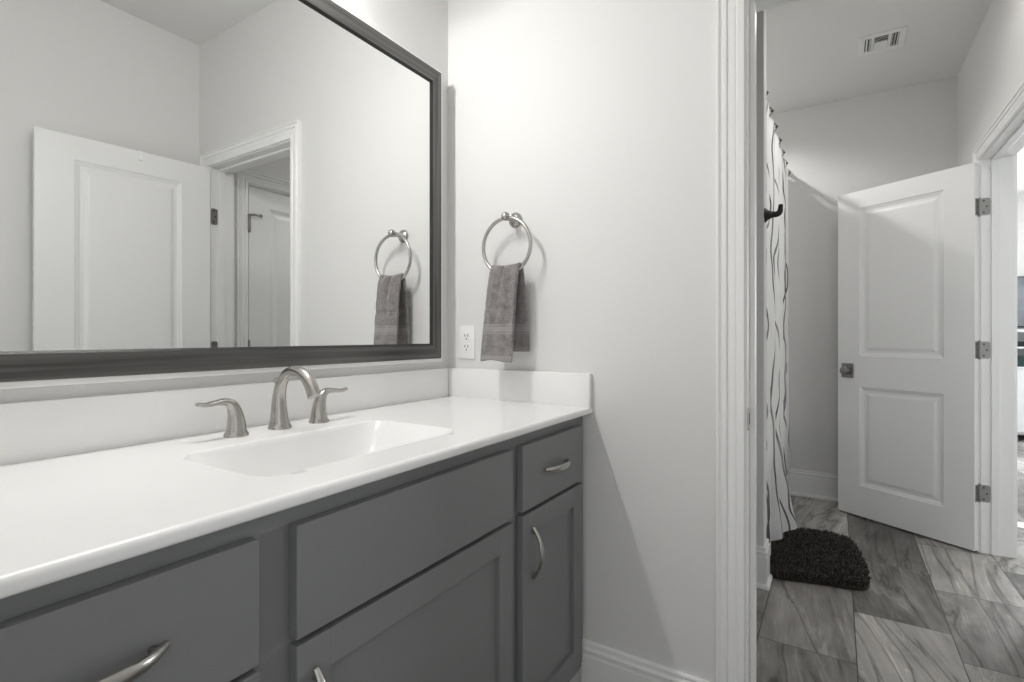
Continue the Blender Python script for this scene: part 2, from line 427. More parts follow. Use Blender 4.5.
BP = [(0, 0), (.026, 0), (.026, .009), (.0225, .016), (.0145, .020), (.0145, .138), (.0125, .143), (.0125, .150), (.0155, .154), (.0155, .160), (.0095, .165), (.0085, .172), (.011, .176), (.009, .181), (0, .182)]
def baseboard(name, path, label):
    """path: floor points, the room on the left-hand side of the way along it"""
    P = [Vector((p[0], p[1], 0)) for p in path]; secs = []
    for i, p in enumerate(P):
        d0 = (P[i]-P[i-1]).normalized() if i else None
        d1 = (P[i+1]-P[i]).normalized() if i < len(P)-1 else None
        nrm = lambda d: Vector((-d.y, d.x, 0))
        if d0 is None: m_ = nrm(d1)
        elif d1 is None: m_ = nrm(d0)
        else:
            m_ = nrm(d0)+nrm(d1); m_ = m_ / (m_.length_squared/2)
        secs.append([p + m_*t + Vector((0, 0, z)) for t, z in BP])
    bm = bmesh.new(); loft(bm, secs)
    return struct(finish(name, bm, M['trim']), label, 'baseboard')
baseboard('baseboard_end', [(XE0, D1[1]+0.084), (XE0, 0.6735)], 'white moulded baseboard below the towel ring beside the cabinet')
baseboard('baseboard_far', [(XF, YR0+0.001), (XF, 0.333)], 'white baseboard at the foot of the far wall')
baseboard('baseboard_wing', [(XW1, YW), (XW0, YW), (XW0, YL)][::1], 'white baseboard wrapping the wing wall corner')
baseboard('baseboard_right', [(XB, YR0), (XE0, YR0)][::1], 'white baseboard along the wall facing the mirror')
baseboard('baseboard_hall', [(D2[1]+0.089, YR0), (XF-0.027, YR0)], 'short white baseboard behind the open far door')

# ------------------------------------------------------------------ doors
def panel_leaf(bm, L, y0, y1, z0=0.0, H=2.03, st=0.135):
    """two raised-moulding panels on both faces"""
    zs = [(0.190, 0.807), (1.000, 1.922)]
    x0, x1 = 0.003, 0.003+L
    rects = [(x0+st, x1-st, z0+a, z0+b) for a, b in zs]
    # slab made of stiles, rails and panels
    box(bm, x0, x0+st, y0, y1, z0, z0+H); box(bm, x1-st, x1, y0, y1, z0, z0+H)
    for a, b in ((0, zs[0][0]), (zs[0][1], zs[1][0]), (zs[1][1], H)):
        box(bm, x0+st, x1-st, y0, y1, z0+a, z0+b)
    for (a, b, c, d) in rects:
        for face, sg in ((y1, -1), (y0, 1)):
            steps = [(0.0, 0.0), (0.004, 0.0045), (0.012, 0.0065), (0.020, 0.0105), (0.034, 0.0105), (0.048, 0.0050), (0.056, 0.0040)]
            rings = []
            for off, dp in steps:
                yv = face + sg*dp
                rings.append([Vector((a+off, yv, c+off)), Vector((b-off, yv, c+off)), Vector((b-off, yv, d-off)), Vector((a+off, yv, d-off))])
            vr = loft(bm, rings, True, False)
            bm.faces.new(vr[-1])
def knob(bm, x, yface, sg, z):
    pass
def hinge_parts(parent, zlist, leaf_y0, leaf_y1, pinside, jamb_leaf, mat):
    """hinge in door-local space: barrel at the pivot, one leaf on the door's hinge edge"""
    for z in zlist:
        bm = bmesh.new()
        lathe(bm, [(0.0, -.049), (.004, -.049), (.0062, -.045), (.0062, .045), (.004, .049), (0.0001, .052)], (0, 0, z), n=14)
        box(bm, 0.0005, 0.0030, min(0, pinside*0.038), max(0, pinside*0.038), z-.0445, z+.0445, 0.0006, 1)
        hg = finish('hinge', bm, mat, parent, smooth=40)
        bm = bmesh.new()
        for dz in (-.03, 0, .03):
            lathe(bm, [(0.0001, 0.0), (.0036, 0.0), (.0036, -.0008), (.0001, -.0012)], (0.0007, pinside*(0.026 if dz else 0.018), z+dz), axis='X', n=10)
        finish('screw', bm, M['bronze'], hg)
def jamb_hinge(trim, axis, at, sg, c0, hw, zlist):
    """leaf let into the jamb; axis 'x': jamb face of constant x, 'y': of constant y; sg = way out of the jamb"""
    for z in zlist:
        put = (lambda u, v, t: Vector((t, u, v))) if axis == 'x' else (lambda u, v, t: Vector((u, t, v)))
        bm = bmesh.new(); plate(bm, c0, z, hw, .0445, .010, put, at-sg*.001, at+sg*.0022)
        hl = finish('hinge_leaf', bm, M['hinge'], trim)
        bm = bmesh.new()
        for du, dz in ((-.25, .030), (.35, 0), (-.25, -.030)):
            plate(bm, c0+du*hw*(1 if axis == 'y' else -1), z+dz, .0042, .0042, .004, put, at+sg*.0018, at+sg*.0028)
        finish('screw', bm, M['bronze'], hl)
def door_knob(parent, x, ya, yb, z, mat):
    """square rosette + knob on both faces"""
    for yf, sg in ((ya, -1), (yb, 1)):
        bm = bmesh.new()
        y_in, y_out = sorted((yf, yf+sg*0.008))
        box(bm, x-.036, x+.036, y_in, y_out, z-.046, z+.046, 0.002)
        kn = finish('rosette', bm, mat, parent)
        bm = bmesh.new()
        prof = [(.016, sg*.006), (.013, sg*.012), (.010, sg*.018), (.011, sg*.024), (.020, sg*.029), (.0255, sg*.036), (.0245, sg*.045), (.016, sg*.051), (.0001, sg*.053)]
        lathe(bm, prof, (x, yf, z), axis='Y', n=24)
        finish('knob', bm, mat, kn, smooth=35)

# door 1: swung into this room, seen in the mirror
P1 = (1.470, -0.530, 0.012)
d1 = thing('door_1', 'white two-panel door standing open along the opposite wall, seen in the mirror', 'door', P1, math.radians(185.5)); d1['kind'] = 'structure'
bm = bmesh.new(); panel_leaf(bm, 0.702, -.045, -.010)
finish('door_leaf', bm, M['door'], d1)
hinge_parts(d1, (0.30, 1.05, 1.78), -.045, -.010, -1, None, M['nickel'])
door_knob(d1, 0.645, -.045, -.010, 0.905, M['hinge'])
jamb_hinge(tr1, 'y', D1[0], 1, XE0+0.019, 0.0175, [z+0.012 for z in (0.30, 1.05, 1.78)])
# door 2: far bathroom door, swung away from the bright doorway
P2 = (3.586, -0.637, 0.012)
d2 = thing('door_2', 'white two-panel door standing open in the far bathroom with a dark square-plate knob', 'door', P2, math.radians(57.4)); d2['kind'] = 'structure'
bm = bmesh.new(); panel_leaf(bm, 0.712, .010, .045)
finish('door_leaf', bm, M['door'], d2)
hinge_parts(d2, (0.30, 1.05, 1.80), .010, .045, 1, None, M['hinge'])
door_knob(d2, 0.652, .010, .045, 0.905, M['hinge'])
tr2 = bpy.data.objects['trim_2']
jamb_hinge(tr2, 'x', D2[1], -1, YR0-0.017, 0.020, [z+0.012 for z in (0.30, 1.05, 1.80)])
# door 3: closed closet door seen through the mirrored doorway
P3 = (D3[0]+0.002, YR0+0.010, 0.012)
d3 = thing('door_3', 'white closed door seen through the doorway in the mirror', 'door', P3, 0.0); d3['kind'] = 'structure'
bm = bmesh.new(); panel_leaf(bm, 0.606, -.045, -.010)
finish('door_leaf', bm, M['door'], d3)
hinge_parts(d3, (0.30, 1.05, 1.80), -.045, -.010, -1, None, M['hinge'])
door_knob(d3, 0.55, -.045, -.010, 0.905, M['hinge'])
bm = bmesh.new()
lathe(bm, [(.0085, -.100), (.0095, -.098), (.0095, .0), (.007, .004), (.0001, .006)], (0, 0, 1.858), n=14)
tube(bm, [(0.0, .002, 1.856), (.018, .026, 1.858), (.050, .038, 1.852)], .0065, 12)
lathe(bm, [(.001, 0), (.010, .0005), (.010, .010), (.004, .013), (.0001, .014)], (.048, .036, 1.856), axis='X', n=14)
ps = finish('hinge_pin_door_stop', bm, M['hinge'], d3, smooth=40); ps['label'] = 'dark hinge-pin door stop on the top hinge'

# small clip over the top of door 1
hk = thing('over_door_hook', 'small white hook clipped over the top edge of the open door in the mirror', 'hook', P1, math.radians(185.5))
bm = bmesh.new()
box(bm, .312, .326, -.0475, -.0075, 2.0302, 2.0322); box(bm, .312, .326, -.0475, -.0455, 1.985, 2.0322); box(bm, .312, .326, -.0095, -.0075, 2.000, 2.0322)
box(bm, .312, .326, -.0535, -.0475, 1.985, 1.989)
finish('clip', bm, M['plastic'], hk)

# ------------------------------------------------------------------ vanity cabinet
CX0, CX1 = XB+0.002, XE0-0.002
YFR, YFF = 0.675, 0.655            # face frame, fronts
van = thing('vanity_cabinet', 'charcoal grey painted vanity cabinet under the white countertop', 'vanity cabinet', ((CX0+CX1)/2, 0.95, 0.0))
VB = ((CX0+CX1)/2, 0.95, 0.0)
bm = bmesh.new()
for xa in (CX0, 0.428, 1.062, CX1-0.018): box(bm, xa, xa+0.018, YFR+0.019, YL-0.014, 0.10, 0.893)
box(bm, CX0, CX1, YL-0.014, YL-0.002, 0.10, 0.893); box(bm, CX0+0.018, CX1-0.018, YFR+0.019, YL-0.014, 0.10, 0.118)
finish('carcass', bm, M['cab'], van, VB)
bm = bmesh.new()
xo = [(0.075, 0.385), (0.475, 1.020), (1.100, 1.420)]
box(bm, CX0, CX1, YFR, YFR+0.019, 0.845, 0.893); box(bm, CX0, CX1, YFR, YFR+0.019, 0.10, 0.155)
last = CX0
for a, b in xo:
    box(bm, last, a, YFR, YFR+0.019, 0.155, 0.845); last = b
box(bm, last, CX1, YFR, YFR+0.019, 0.155, 0.845)
for a, b in xo: box(bm, a, b, YFR, YFR+0.019, 0.675, 0.710)
finish('face_frame', bm, M['cab'], van, VB)
finish('toe_kick', B(CX0, CX1, YFR+0.07, YFR+0.085, 0.0, 0.10), M['cab'], van, VB)
def pull(parent, c, vertical, L=0.128):
    bm = bmesh.new(); n = 15; pts, rad = [], []
    for i in range(n):
        s = -1 + 2*i/(n-1)
        out = 0.0265*(1-abs(s)**2.4) + 0.0035
        wd = 0.0054 + 0.0034*(1-s*s)
        p = (0, -out, s*L/2) if vertical else (s*L/2, -out, 0)
        pts.append(Vector(c)+Vector(p)); rad.append((wd, 0.0046))
    tube(bm, pts, rad, 12, up=(0, 1, 0.0))
    for s in (-1, 1):
        q = Vector(c) + (Vector((0, 0, s*L/2*0.80)) if vertical else Vector((s*L/2*0.80, 0, 0)))
        lathe(bm, [(.0046, 0.0), (.0040, -.004), (.0036, -.012)], q, axis='Y', n=12)
    o = finish('handle', bm, M['nickel'], parent, VB, smooth=50); o['label'] = 'brushed nickel bow pull'
    return o
def slab_front(name, x0, x1, z0, z1):
    return finish(name, B(x0, x1, YFF, YFR-0.0004, z0, z1, bev=0.0016), M['cab'], van, VB)
def shaker(name, x0, x1, z0, z1, st=0.058):
    bm = bmesh.new(); y0, y1 = YFF, YFR-0.0004
    box(bm, x0, x0+st, y0, y1, z0, z1, 0.0014); box(bm, x1-st, x1, y0, y1, z0, z1, 0.0014)
    box(bm, x0+st-.0005, x1-st+.0005, y0+.0002, y1, z0, z0+st, 0.0014); box(bm, x0+st-.0005, x1-st+.0005, y0+.0002, y1, z1-st, z1, 0.0014)
    o = finish(name, bm, M['cab'], van, VB)
    finish('panel', B(x0+st-.004, x1-st+.004, y0+.0105, y1-.003, z0+st-.004, z1-st+.004), M['cab'], o, VB)
    return o
e1 = slab_front('drawer', 0.0567, 0.400, 0.692, 0.8615); pull(e1, (0.2205, YFF, 0.779), False)
e2 = slab_front('drawer', 0.0567, 0.400, 0.424, 0.683); pull(e2, (0.2205, YFF, 0.560), False)
e3 = slab_front('drawer', 0.0567, 0.400, 0.140, 0.415); pull(e3, (0.2205, YFF, 0.280), False)
slab_front('false_front', 0.4565, 1.0392, 0.6955, 0.861)
dd = shaker('cabinet_door', 0.4565, 1.0392, 0.140, 0.686); pull(dd, (0.4855, YFF, 0.577), True)
a1 = slab_front('drawer', 1.0843, 1.4355, 0.6965, 0.861); pull(a1, (1.260, YFF, 0.779), False)
bb = shaker('cabinet_door', 1.0843, 1.4355, 0.140, 0.6865); pull(bb, (1.1305, YFF, 0.583), True)

# ------------------------------------------------------------------ countertop with moulded basin
ZT, ZU, YC = 0.9140, 0.8935, 0.6415
SX0, SX1, SY0, SY1, SR = 0.462, 0.955, 0.742, 1.034, 0.050
ctop = thing('countertop', 'white cultured marble vanity top with moulded rectangular basin', 'countertop', (0.71, 0.93, 0.894))
TB = (0.71, 0.93, 0.894)
def sink_depth(x, y):
    cx, cy = (SX0+SX1)/2, (SY0+SY1)/2
    qx, qy = abs(x-cx)-(SX1-SX0)/2+SR, abs(y-cy)-(SY1-SY0)/2+SR
    sd = math.hypot(max(qx, 0), max(qy, 0)) + min(max(qx, qy), 0) - SR
    if sd >= 0: return 0.0
    d = -sd
    k = math.sin(PI/2*min(1, d/0.058))
    side = min(1.0, 0.25+0.75*ss((x-SX0)/0.17)) * min(1.0, 0.25+0.75*ss((SX1-x)/0.15))
    rim = min(1.0, d/0.006)
    return (0.140*k*side)*rim**0.5 + 0.0
def axis_pts(a, b, s0, s1, fine, coarse):
    out = []; x = a
    while x < b-1e-6:
        out.append(x)
        x += fine if s0-0.01 <= x <= s1+0.01 else coarse
        if x < s0-0.01 and x+coarse > s0-0.01: pass
    out.append(b); return out
xsn = axis_pts(CX0, CX1, SX0, SX1, 0.0026, 0.03)
ysn = axis_pts(YC+0.010, 1.2014, SY0, SY1, 0.0026, 0.018)
bm = bmesh.new()
R_ = 0.009
prof = [(0.70, ZU), (YC+.004, ZU), (YC+.001, ZU+.002), (YC, ZU+.005), (YC, ZT-R_)] + [(YC+R_-R_*math.cos(q*PI/2/5), ZT-R_+R_*math.sin(q*PI/2/5)) for q in range(1, 6)]
grid = []
for x in xsn:
    col_ = [bm.verts.new((x, y, z)) for y, z in prof]
    col_ += [bm.verts.new((x, y, ZT-sink_depth(x, y))) for y in ysn]
    grid.append(col_)
for c0, c1 in zip(grid, grid[1:]):
    for j in range(len(c0)-1):
        bm.faces.new((c0[j], c1[j], c1[j+1], c0[j+1]))
finish('slab', bm, M['top'], ctop, TB, smooth=42)
finish('backsplash', B(CX0, CX1-0.0195, 1.2014, YL-0.0008, ZT-.006, 1.0185, bev=0.003), M['top'], ctop, TB, smooth=30)
finish('side_splash', B(XE0-0.0205, XE0-0.0008, 0.6432, YL-0.0008, ZT-.006, 1.0185, bev=0.003), M['top'], ctop, TB, smooth=30)
bm = bmesh.new()
lathe(bm, [(.0001, .004), (.018, .0035), (.021, .0055), (.026, .0045), (.0275, .001), (.0275, -.003), (.0001, -.003)], (0.705, 0.905, ZT-0.1399), n=28)
dr = finish('drain', bm, M['nickel'], ctop, TB, smooth=40); dr['label'] = 'nickel drain stopper'

# ------------------------------------------------------------------ faucet
FY = 1.126
fa = thing('faucet', 'brushed nickel widespread faucet with arched spout and two lever handles', 'faucet', (0.7386, FY, ZT)); FB = (0.7386, FY, ZT)
bm = bmesh.new()
lathe(bm, [(.0265, 0), (.0265, .005), (.0250, .0065), (.0245, .008), (.0228, .010), (.0225, .016), (.0001, .018)], (0.7386, FY, ZT), n=28)
pts, rad = smooth_path([(0.7386, FY+.001, ZT+.008), (0.7386, FY+.003, ZT+.040), (0.7386, FY+.002, ZT+.078), (0.7386, FY-.009, ZT+.110), (0.7386, FY-.035, ZT+.134), (0.7386, FY-.068, ZT+.139), (0.7386, FY-.098, ZT+.127), (0.7386, FY-.118, ZT+.106), (0.7386, FY-.129, ZT+.084)],
                       [.0225, .0185, .0150, .0130, .0122, (.0125, .0122), (.0140, .0124), (.0165, .0124), (.0190, .0120)], 6)
tube(bm, pts, rad, 22, up=(1, 0, 0))
finish('spout', bm, M['nickel'], fa, FB, smooth=50)
bm = bmesh.new()
tube(bm, [(0.7386, FY+.013, ZT+.070), (0.7386, FY+.013, ZT+.112)], .0027, 10)
lathe(bm, [(.0027, .104), (.005, .109), (.0060, .114), (.005, .119), (.0001, .121)], (0.7386, FY+.013, ZT), n=14)
finish('lift_rod', bm, M['nickel'], fa, FB, smooth=50)
for hx, sg in ((0.6300, -1), (0.8440, 1)):
    bm = bmesh.new()
    lathe(bm, [(.0250, 0), (.0250, .005), (.0237, .0065), (.0232, .008), (.0215, .010), (.0210, .013), (.0001, .015)], (hx, FY-.006, ZT), n=28)
    y = FY-.006
    pts, rad = smooth_path([(hx, y, ZT+.008), (hx+sg*.000, y, ZT+.030), (hx+sg*.003, y, ZT+.052), (hx+sg*.010, y, ZT+.069), (hx+sg*.024, y, ZT+.0775), (hx+sg*.045, y-.001, ZT+.0775), (hx+sg*.066, y-.002, ZT+.0755), (hx+sg*.084, y-.003, ZT+.0785)],
                           [.0210, .0182, .0150, (.0128, .0118), (.0112, .0082), (.0102, .0055), (.0105, .0046), (.0075, .0038)], 6)
    tube(bm, pts, rad, 20, up=(-sg, 0, 0.35))
    finish('handle', bm, M['nickel'], fa, FB, smooth=50)

# ------------------------------------------------------------------ mirror
MX0, MX1, MZ0, MZ1 = 0.075, 1.3955, 1.0567, 2.0640
MF, MG, FW = 1.1780, 1.1870, 0.0520
mi = thing('wall_mirror', 'large rectangular mirror in a charcoal brushed frame above the backsplash', 'mirror', ((MX0+MX1)/2, YL, MZ0)); MB = ((MX0+MX1)/2, YL, MZ0)
finish('mirror_glass', B(MX0+0.03, MX1-0.03, MG-0.0012, MG+0.004, MZ0+0.03, MZ1-0.03), M['mirror'], mi, MB)
bm = bmesh.new()
box(bm, MX0-.012, MX1+.014, 1.1865, YL-.0006, MZ0-.0115, MZ1+.012, 0.0015)
o = finish('backing_board', bm, M['trim'], mi, MB); o['label'] = 'white edge of the backing board'
prof = [(0, .0205), (0, .002), (.002, 0), (.046, .0), (.0475, .001), (FW, .0055), (FW, .0205)]    # (inward, back from the front)
crn = [(MX0, MZ0, 1, 1), (MX1, MZ0, -1, 1), (MX1, MZ1, -1, -1), (MX0, MZ1, 1, -1)]
for k in range(4):
    a, b = crn[k], crn[(k+1) % 4]
    bm = bmesh.new()
    loft(bm, [[Vector((q[0]+q[2]*i, MF+y, q[1]+q[3]*i)) for i, y in prof] for q in (a, b)])
    for f_ in bm.faces: f_.material_index = 0
    o = finish('frame_rail', bm, [M['frame_h' if k % 2 == 0 else 'frame_v'], M['black']], mi, MB)
    for p in o.data.polygons:
        c = p.center + Vector(MB)
        ins = min(c.x-MX0, MX1-c.x) if k % 2 else min(c.z-MZ0, MZ1-c.z)
        if 0.0465 < ins: p.material_index = 1  # inner lip coloured black, its shade put into the colour

# ------------------------------------------------------------------ vanity light (above the mirror)
vl = thing('vanity_light', 'nickel three-shade vanity light bar above the mirror', 'wall light', (0.74, YL, 2.30)); VLB = (0.74, YL, 2.30)
finish('back_plate', B(0.42, 1.06, YL-0.022, YL-.0005, 2.285, 2.345, bev=0.004), M['nickel'], vl, VLB)
for vx in VAN_X:
    bm = bmesh.new(); p_, r_ = smooth_path([(vx, YL-.02, 2.315), (vx, YL-.07, 2.335), (vx, 1.105, 2.325), (vx, 1.105, 2.300)], [.006]*4, 5); tube(bm, p_, r_, 10, up=(1, 0, 0))
    lathe(bm, [(.0001, 2.310), (.018, 2.308), (.021, 2.285), (.0001, 2.283)], (vx, 1.105, 0), n=18)
    arm = finish('arm', bm, M['nickel'], vl, VLB, smooth=40)
    bm = bmesh.new()
    pr = [(.020, 2.290), (.030, 2.275), (.042, 2.250), (.050, 2.215), (.0475, 2.215), (.040, 2.248), (.028, 2.272), (.018, 2.286)]
    rings = [[Vector((vx+r*math.cos(2*PI*k/24), 1.105+r*math.sin(2*PI*k/24), z)) for k in range(24)] for r, z in pr]
    loft(bm, rings, True, False)
    finish('shade', bm, M['shade'], arm, VLB, smooth=40)
    bm = bmesh.new(); lathe(bm, [(.0001, 2.283), (.010, 2.280), (.013, 2.262), (.020, 2.250), (.021, 2.242), (.014, 2.232), (.0001, 2.229)], (vx, 1.105, 0), n=16)
    finish('bulb', bm, M['bulb'], arm, VLB, smooth=60)

# ------------------------------------------------------------------ towel ring, towel, outlet
RC = Vector((1.4240, 0.9240, 1.4330)); RR = 0.0930
tr = thing('towel_ring', 'brushed nickel towel ring on the end wall holding the grey hand towel', 'towel ring', (XE0, 0.924, 1.53)); RB = (XE0, 0.924, 1.53)
bm = bmesh.new()
lathe(bm, [(.026, -.0006), (.026, -.004), (.0225, -.009), (.013, -.013), (.0095, -.020), (.0085, -.038), (.0105, -.046), (.0001, -.050)], (XE0, 0.924, 1.530), axis='X', n=28)
finish('post', bm, M['nickel'], tr, RB, smooth=40)
bm = bmesh.new()
bmesh.ops.create_uvsphere(bm, u_segments=20, v_segments=12, radius=0.0150)
bmesh.ops.translate(bm, verts=bm.verts, vec=(1.420, 0.924, 1.531))
finish('ball_finial', bm, M['nickel'], tr, RB, smooth=180)
bm = bmesh.new(); torus(bm, RC, RR, 0.0060, 'X', 72, 14)
finish('ring', bm, M['nickel'], tr, RB, smooth=180)

def towel():
    bm = bmesh.new()
    nt, nsA = 26, 44
    wtop, wbot = 0.112, 0.122
    rows = []
    total = []
    for i in range(nsA+1): total.append(('f', i/nsA))
    for i in range(1, 7): total.append(('o', i/7))
    for i in range(nsA+1): total.append(('b', i/nsA))
    for kind, s in total:
        row = []
        for j in range(nt+1):
            t = -1+2*j/nt
            # ring wire under the towel
            if kind == 'f':
                v = s                                   # 0 bottom .. 1 top
                wid = wbot + (wtop-wbot)*v**0.8
                shift = 0.010*(1-v)
                y = RC.y - 0.001 + t*wid/2 + shift
            elif kind == 'o':
                wid = wtop; y = RC.y-0.001 + t*wid/2
            else:
                v = 1-s
                wid = wtop + (0.118-wtop)*s
                y = RC.y-0.001 + t*wid/2 - 0.006*s
            yy = max(-0.08, min(0.08, y-RC.y))
            zr = RC.z - math.sqrt(RR*RR-0.36*yy*yy) + 0.013
            pleat = math.sin(t*7.5+0.6)*0.0066 + math.sin(t*13+1.2)*0.0026
            if kind == 'f':
                zb = 1.053 + 0.0035*math.sin(t*3+1)
                z = zb + (zr-zb)*v
                x = RC.x - 0.0135 - 0.032*(1-v)**0.55 + pleat*(v**1.6) - 0.012*math.cos(t*PI/2)*(1-v)**0.7
                # soft horizontal crease half-way
                x += 0.0045*math.exp(-((z-1.225)/0.006)**2)
                # vertical fold line on the left quarter
                x -= 0.0045*math.exp(-((t-0.48)/0.09)**2)*ss(v*3)
                x += 0.0016*math.sin(z*95+t*2.0)*0.4
            elif kind == 'o':
                a = PI*s
                x = RC.x - 0.0135*math.cos(a) + pleat*(1-2*s)*1.0
                z = zr + 0.0105*math.sin(a)
            else:
                zb = 1.082
                z = zr + (zb-zr)*s
                x = RC.x + 0.0135 + 0.026*s**0.7 - pleat*(1-s)**2
            row.append(bm.verts.new((x, y, z)))
        rows.append(row)
    for a, b in zip(rows, rows[1:]):
        for j in range(nt):
            f = bm.faces.new((a[j], a[j+1], b[j+1], b[j]))
            z = f.calc_center_median().z; x = f.calc_center_median().x
    o = finish('hand_towel', bm, [M['towel'], M['band']], smooth=180)
    m_ = o.modifiers.new('thickness', 'SOLIDIFY'); m_.thickness = 0.0125; m_.offset = 0
    m2 = o.modifiers.new('soft', 'SUBSURF'); m2.levels = 1; m2.render_levels = 2
    tx = bpy.data.textures.new('terry', 'CLOUDS'); tx.noise_scale = 0.012
    m3 = o.modifiers.new('loops', 'DISPLACE'); m3.texture = tx; m3.strength = 0.0022; m3.mid_level = 0.5
    return tag(o, 'grey terry hand towel with a woven band, draped through the towel ring', 'towel')
towel()

ol = thing('wall_outlet', 'white duplex power outlet on the end wall below the mirror corner', 'outlet', (XE0, 1.1305, 1.1135)); OB = (XE0, 1.1305, 1.1135)
finish('cover_plate', B(XE0-.006, XE0-.0004, 1.0960, 1.1650, 1.0535, 1.1735, bev=0.002), M['plastic'], ol, OB, smooth=40)
for zc in (1.1330, 1.0940):
    bm = bmesh.new(); box(bm, XE0-.0078, XE0-.005, 1.1305-.0165, 1.1305+.0165, zc-.0145, zc+.0145, 0.0012)
    rc = finish('receptacle', bm, M['plastic'], ol, OB)
    bm = bmesh.new()
    for dy in (-.0065, .0065): box(bm, XE0-.0082, XE0-.0074, 1.1305+dy-.0013, 1.1305+dy+.0013, zc-.0005, zc+.0085)
    lathe(bm, [(.0001, -.0082), (.0028, -.0082), (.0028, -.0074), (.0001, -.0074)], (XE0, 1.1305, zc-.008), axis='X', n=12)
    finish('slots', bm, M['slot'], rc, OB)

# ------------------------------------------------------------------ far bathroom: vent, hook, tub, curtain, mat
vt = thing('ceiling_vent', 'white louvred air register on the far bathroom ceiling', 'vent', (3.473, -0.210, CE)); VT = (3.473, -0.210, CE)
vx0, vx1, vy0, vy1 = 3.366, 3.582, -0.318, -0.104
bm = bmesh.new()
fz0, fz1 = CE-0.007, CE-0.0005
for a in ((vx0, vx1, vy0, vy0+.03), (vx0, vx1, vy1-.03, vy1), (vx0, vx0+.035, vy0+.03, vy1-.03), (vx1-.035, vx1, vy0+.03, vy1-.03)):
    box(bm, a[0], a[1], a[2], a[3], fz0, fz1, 0.0015, 1)
for yy in (-0.170, -0.246): box(bm, vx0+.035, vx1-.035, yy-.007, yy+.007, fz0+.001, fz1)
finish('flange', bm, M['vent'], vt, VT)
finish('duct_opening', B(vx0+.036, vx1-.036, vy0+.031, vy1-.031, CE-.0016, CE-.0006), M['slot'], vt, VT)
def slat(x0, x1, y0, y1, ax, ang):
    bm = bmesh.new(); box(bm, -(x1-x0)/2, (x1-x0)/2, -(y1-y0)/2, (y1-y0)/2, -.0008, .0008)
    bmesh.ops.rotate(bm, verts=bm.verts, cent=(0, 0, 0), matrix=Matrix.Rotation(ang, 3, ax))
    bmesh.ops.translate(bm, verts=bm.verts, vec=((x0+x1)/2, (y0+y1)/2, CE-.0065))
    finish('louvre', bm, M['vent'], vt, VT)
for yy in (-0.143, -0.157): slat(vx0+.036, vx1-.036, yy-.006, yy+.006, 'X', 1.0)
for yy in (-0.258, -0.270, -0.282): slat(vx0+.036, vx1-.036, yy-.006, yy+.006, 'X', -1.0)
for xx in (3.410, 3.430, 3.450): slat(xx-.006, xx+.006, -0.238, -0.178, 'Y', -0.75)
for xx in (3.480, 3.500, 3.520, 3.540): slat(xx-.0105, xx+.0105, -0.238, -0.178, 'Y', 0.55)

rh = thing('robe_hook', 'dark bronze robe hook on the wing wall beside the shower curtain', 'hook', (2.602, YW, 1.688)); HB = (2.602, YW, 1.688)
bm = bmesh.new()
lathe(bm, [(.0330, -.0006), (.0325, -.004), (.0240, -.013), (.0165, -.026), (.0130, -.040)], (2.602, YW, 1.688), axis='Y', n=20)
finish('base', bm, M['bronze'], rh, HB, smooth=40)
bm = bmesh.new(); p_, r_ = smooth_path([(2.602, YW-.030, 1.688), (2.602, YW-.050, 1.688), (2.602, YW-.062, 1.698), (2.602, YW-.066, 1.730)], [(.0130, .0130), (.0135, .0130), (.0125, .011), (.0085, .0045)], 6)
tube(bm, p_, r_, 14, up=(1, 0, 0))
finish('prong', bm, M['bronze'], rh, HB, smooth=50)

# tub
TX0, TX1, TY0, TY1, TZ = XW1+.002, XF-.002, 0.336, YL-.002, 0.50
tbo = thing('bathtub', 'white alcove bathtub behind the shower curtain', 'bathtub', ((TX0+TX1)/2, (TY0+TY1)/2, 0)); TBB = ((TX0+TX1)/2, (TY0+TY1)/2, 0)
bm = bmesh.new(); nx, ny = 50, 34; g = []
for i in range(nx+1):
    c_ = []
    for j in range(ny+1):
        x = TX0+(TX1-TX0)*i/nx; y = TY0+(TY1-TY0)*j/ny
        cx, cy, hx, hy, r = (TX0+TX1)/2, (TY0+TY1)/2, (TX1-TX0)/2-.09, (TY1-TY0)/2-.085, .14
        qx, qy = abs(x-cx)-hx+r, abs(y-cy)-hy+r
        sd = math.hypot(max(qx, 0), max(qy, 0))+min(max(qx, qy), 0)-r
        c_.append(bm.verts.new((x, y, TZ-0.38*ss(-sd/0.16))))
    g.append(c_)
for a, b in zip(g, g[1:]):
    for j in range(ny): bm.faces.new((a[j], b[j], b[j+1], a[j+1]))
finish('basin', bm, M['tub'], tbo, TBB, smooth=60)
finish('apron', B(TX0, TX1, TY0, TY0+.02, 0.0, TZ-.0005, bev=0.004), M['tub'], tbo, TBB)

ROD_Y, ROD_Z = 0.306, 2.318
rd = thing('curtain_rod', 'slim white shower curtain rod between wing wall and far wall', 'curtain rod', (3.43, ROD_Y, ROD_Z)); RDB = (3.43, ROD_Y, ROD_Z)
bm = bmesh.new(); tube(bm, [(XW1+.003, ROD_Y, ROD_Z), (XF-.003, ROD_Y, ROD_Z)], .0115, 18)
finish('tube', bm, M['rod'], rd, RDB, smooth=40)
for xa, sg in ((XW1+.0006, 1), (XF-.0006, -1)):
    bm = bmesh.new(); lathe(bm, [(.030, 0), (.030, sg*.004), (.016, sg*.012), (.0125, sg*.022)], (xa, ROD_Y, ROD_Z), axis='X', n=20)
    finish('end_flange', bm, M['rod'], rd, RDB, smooth=40)

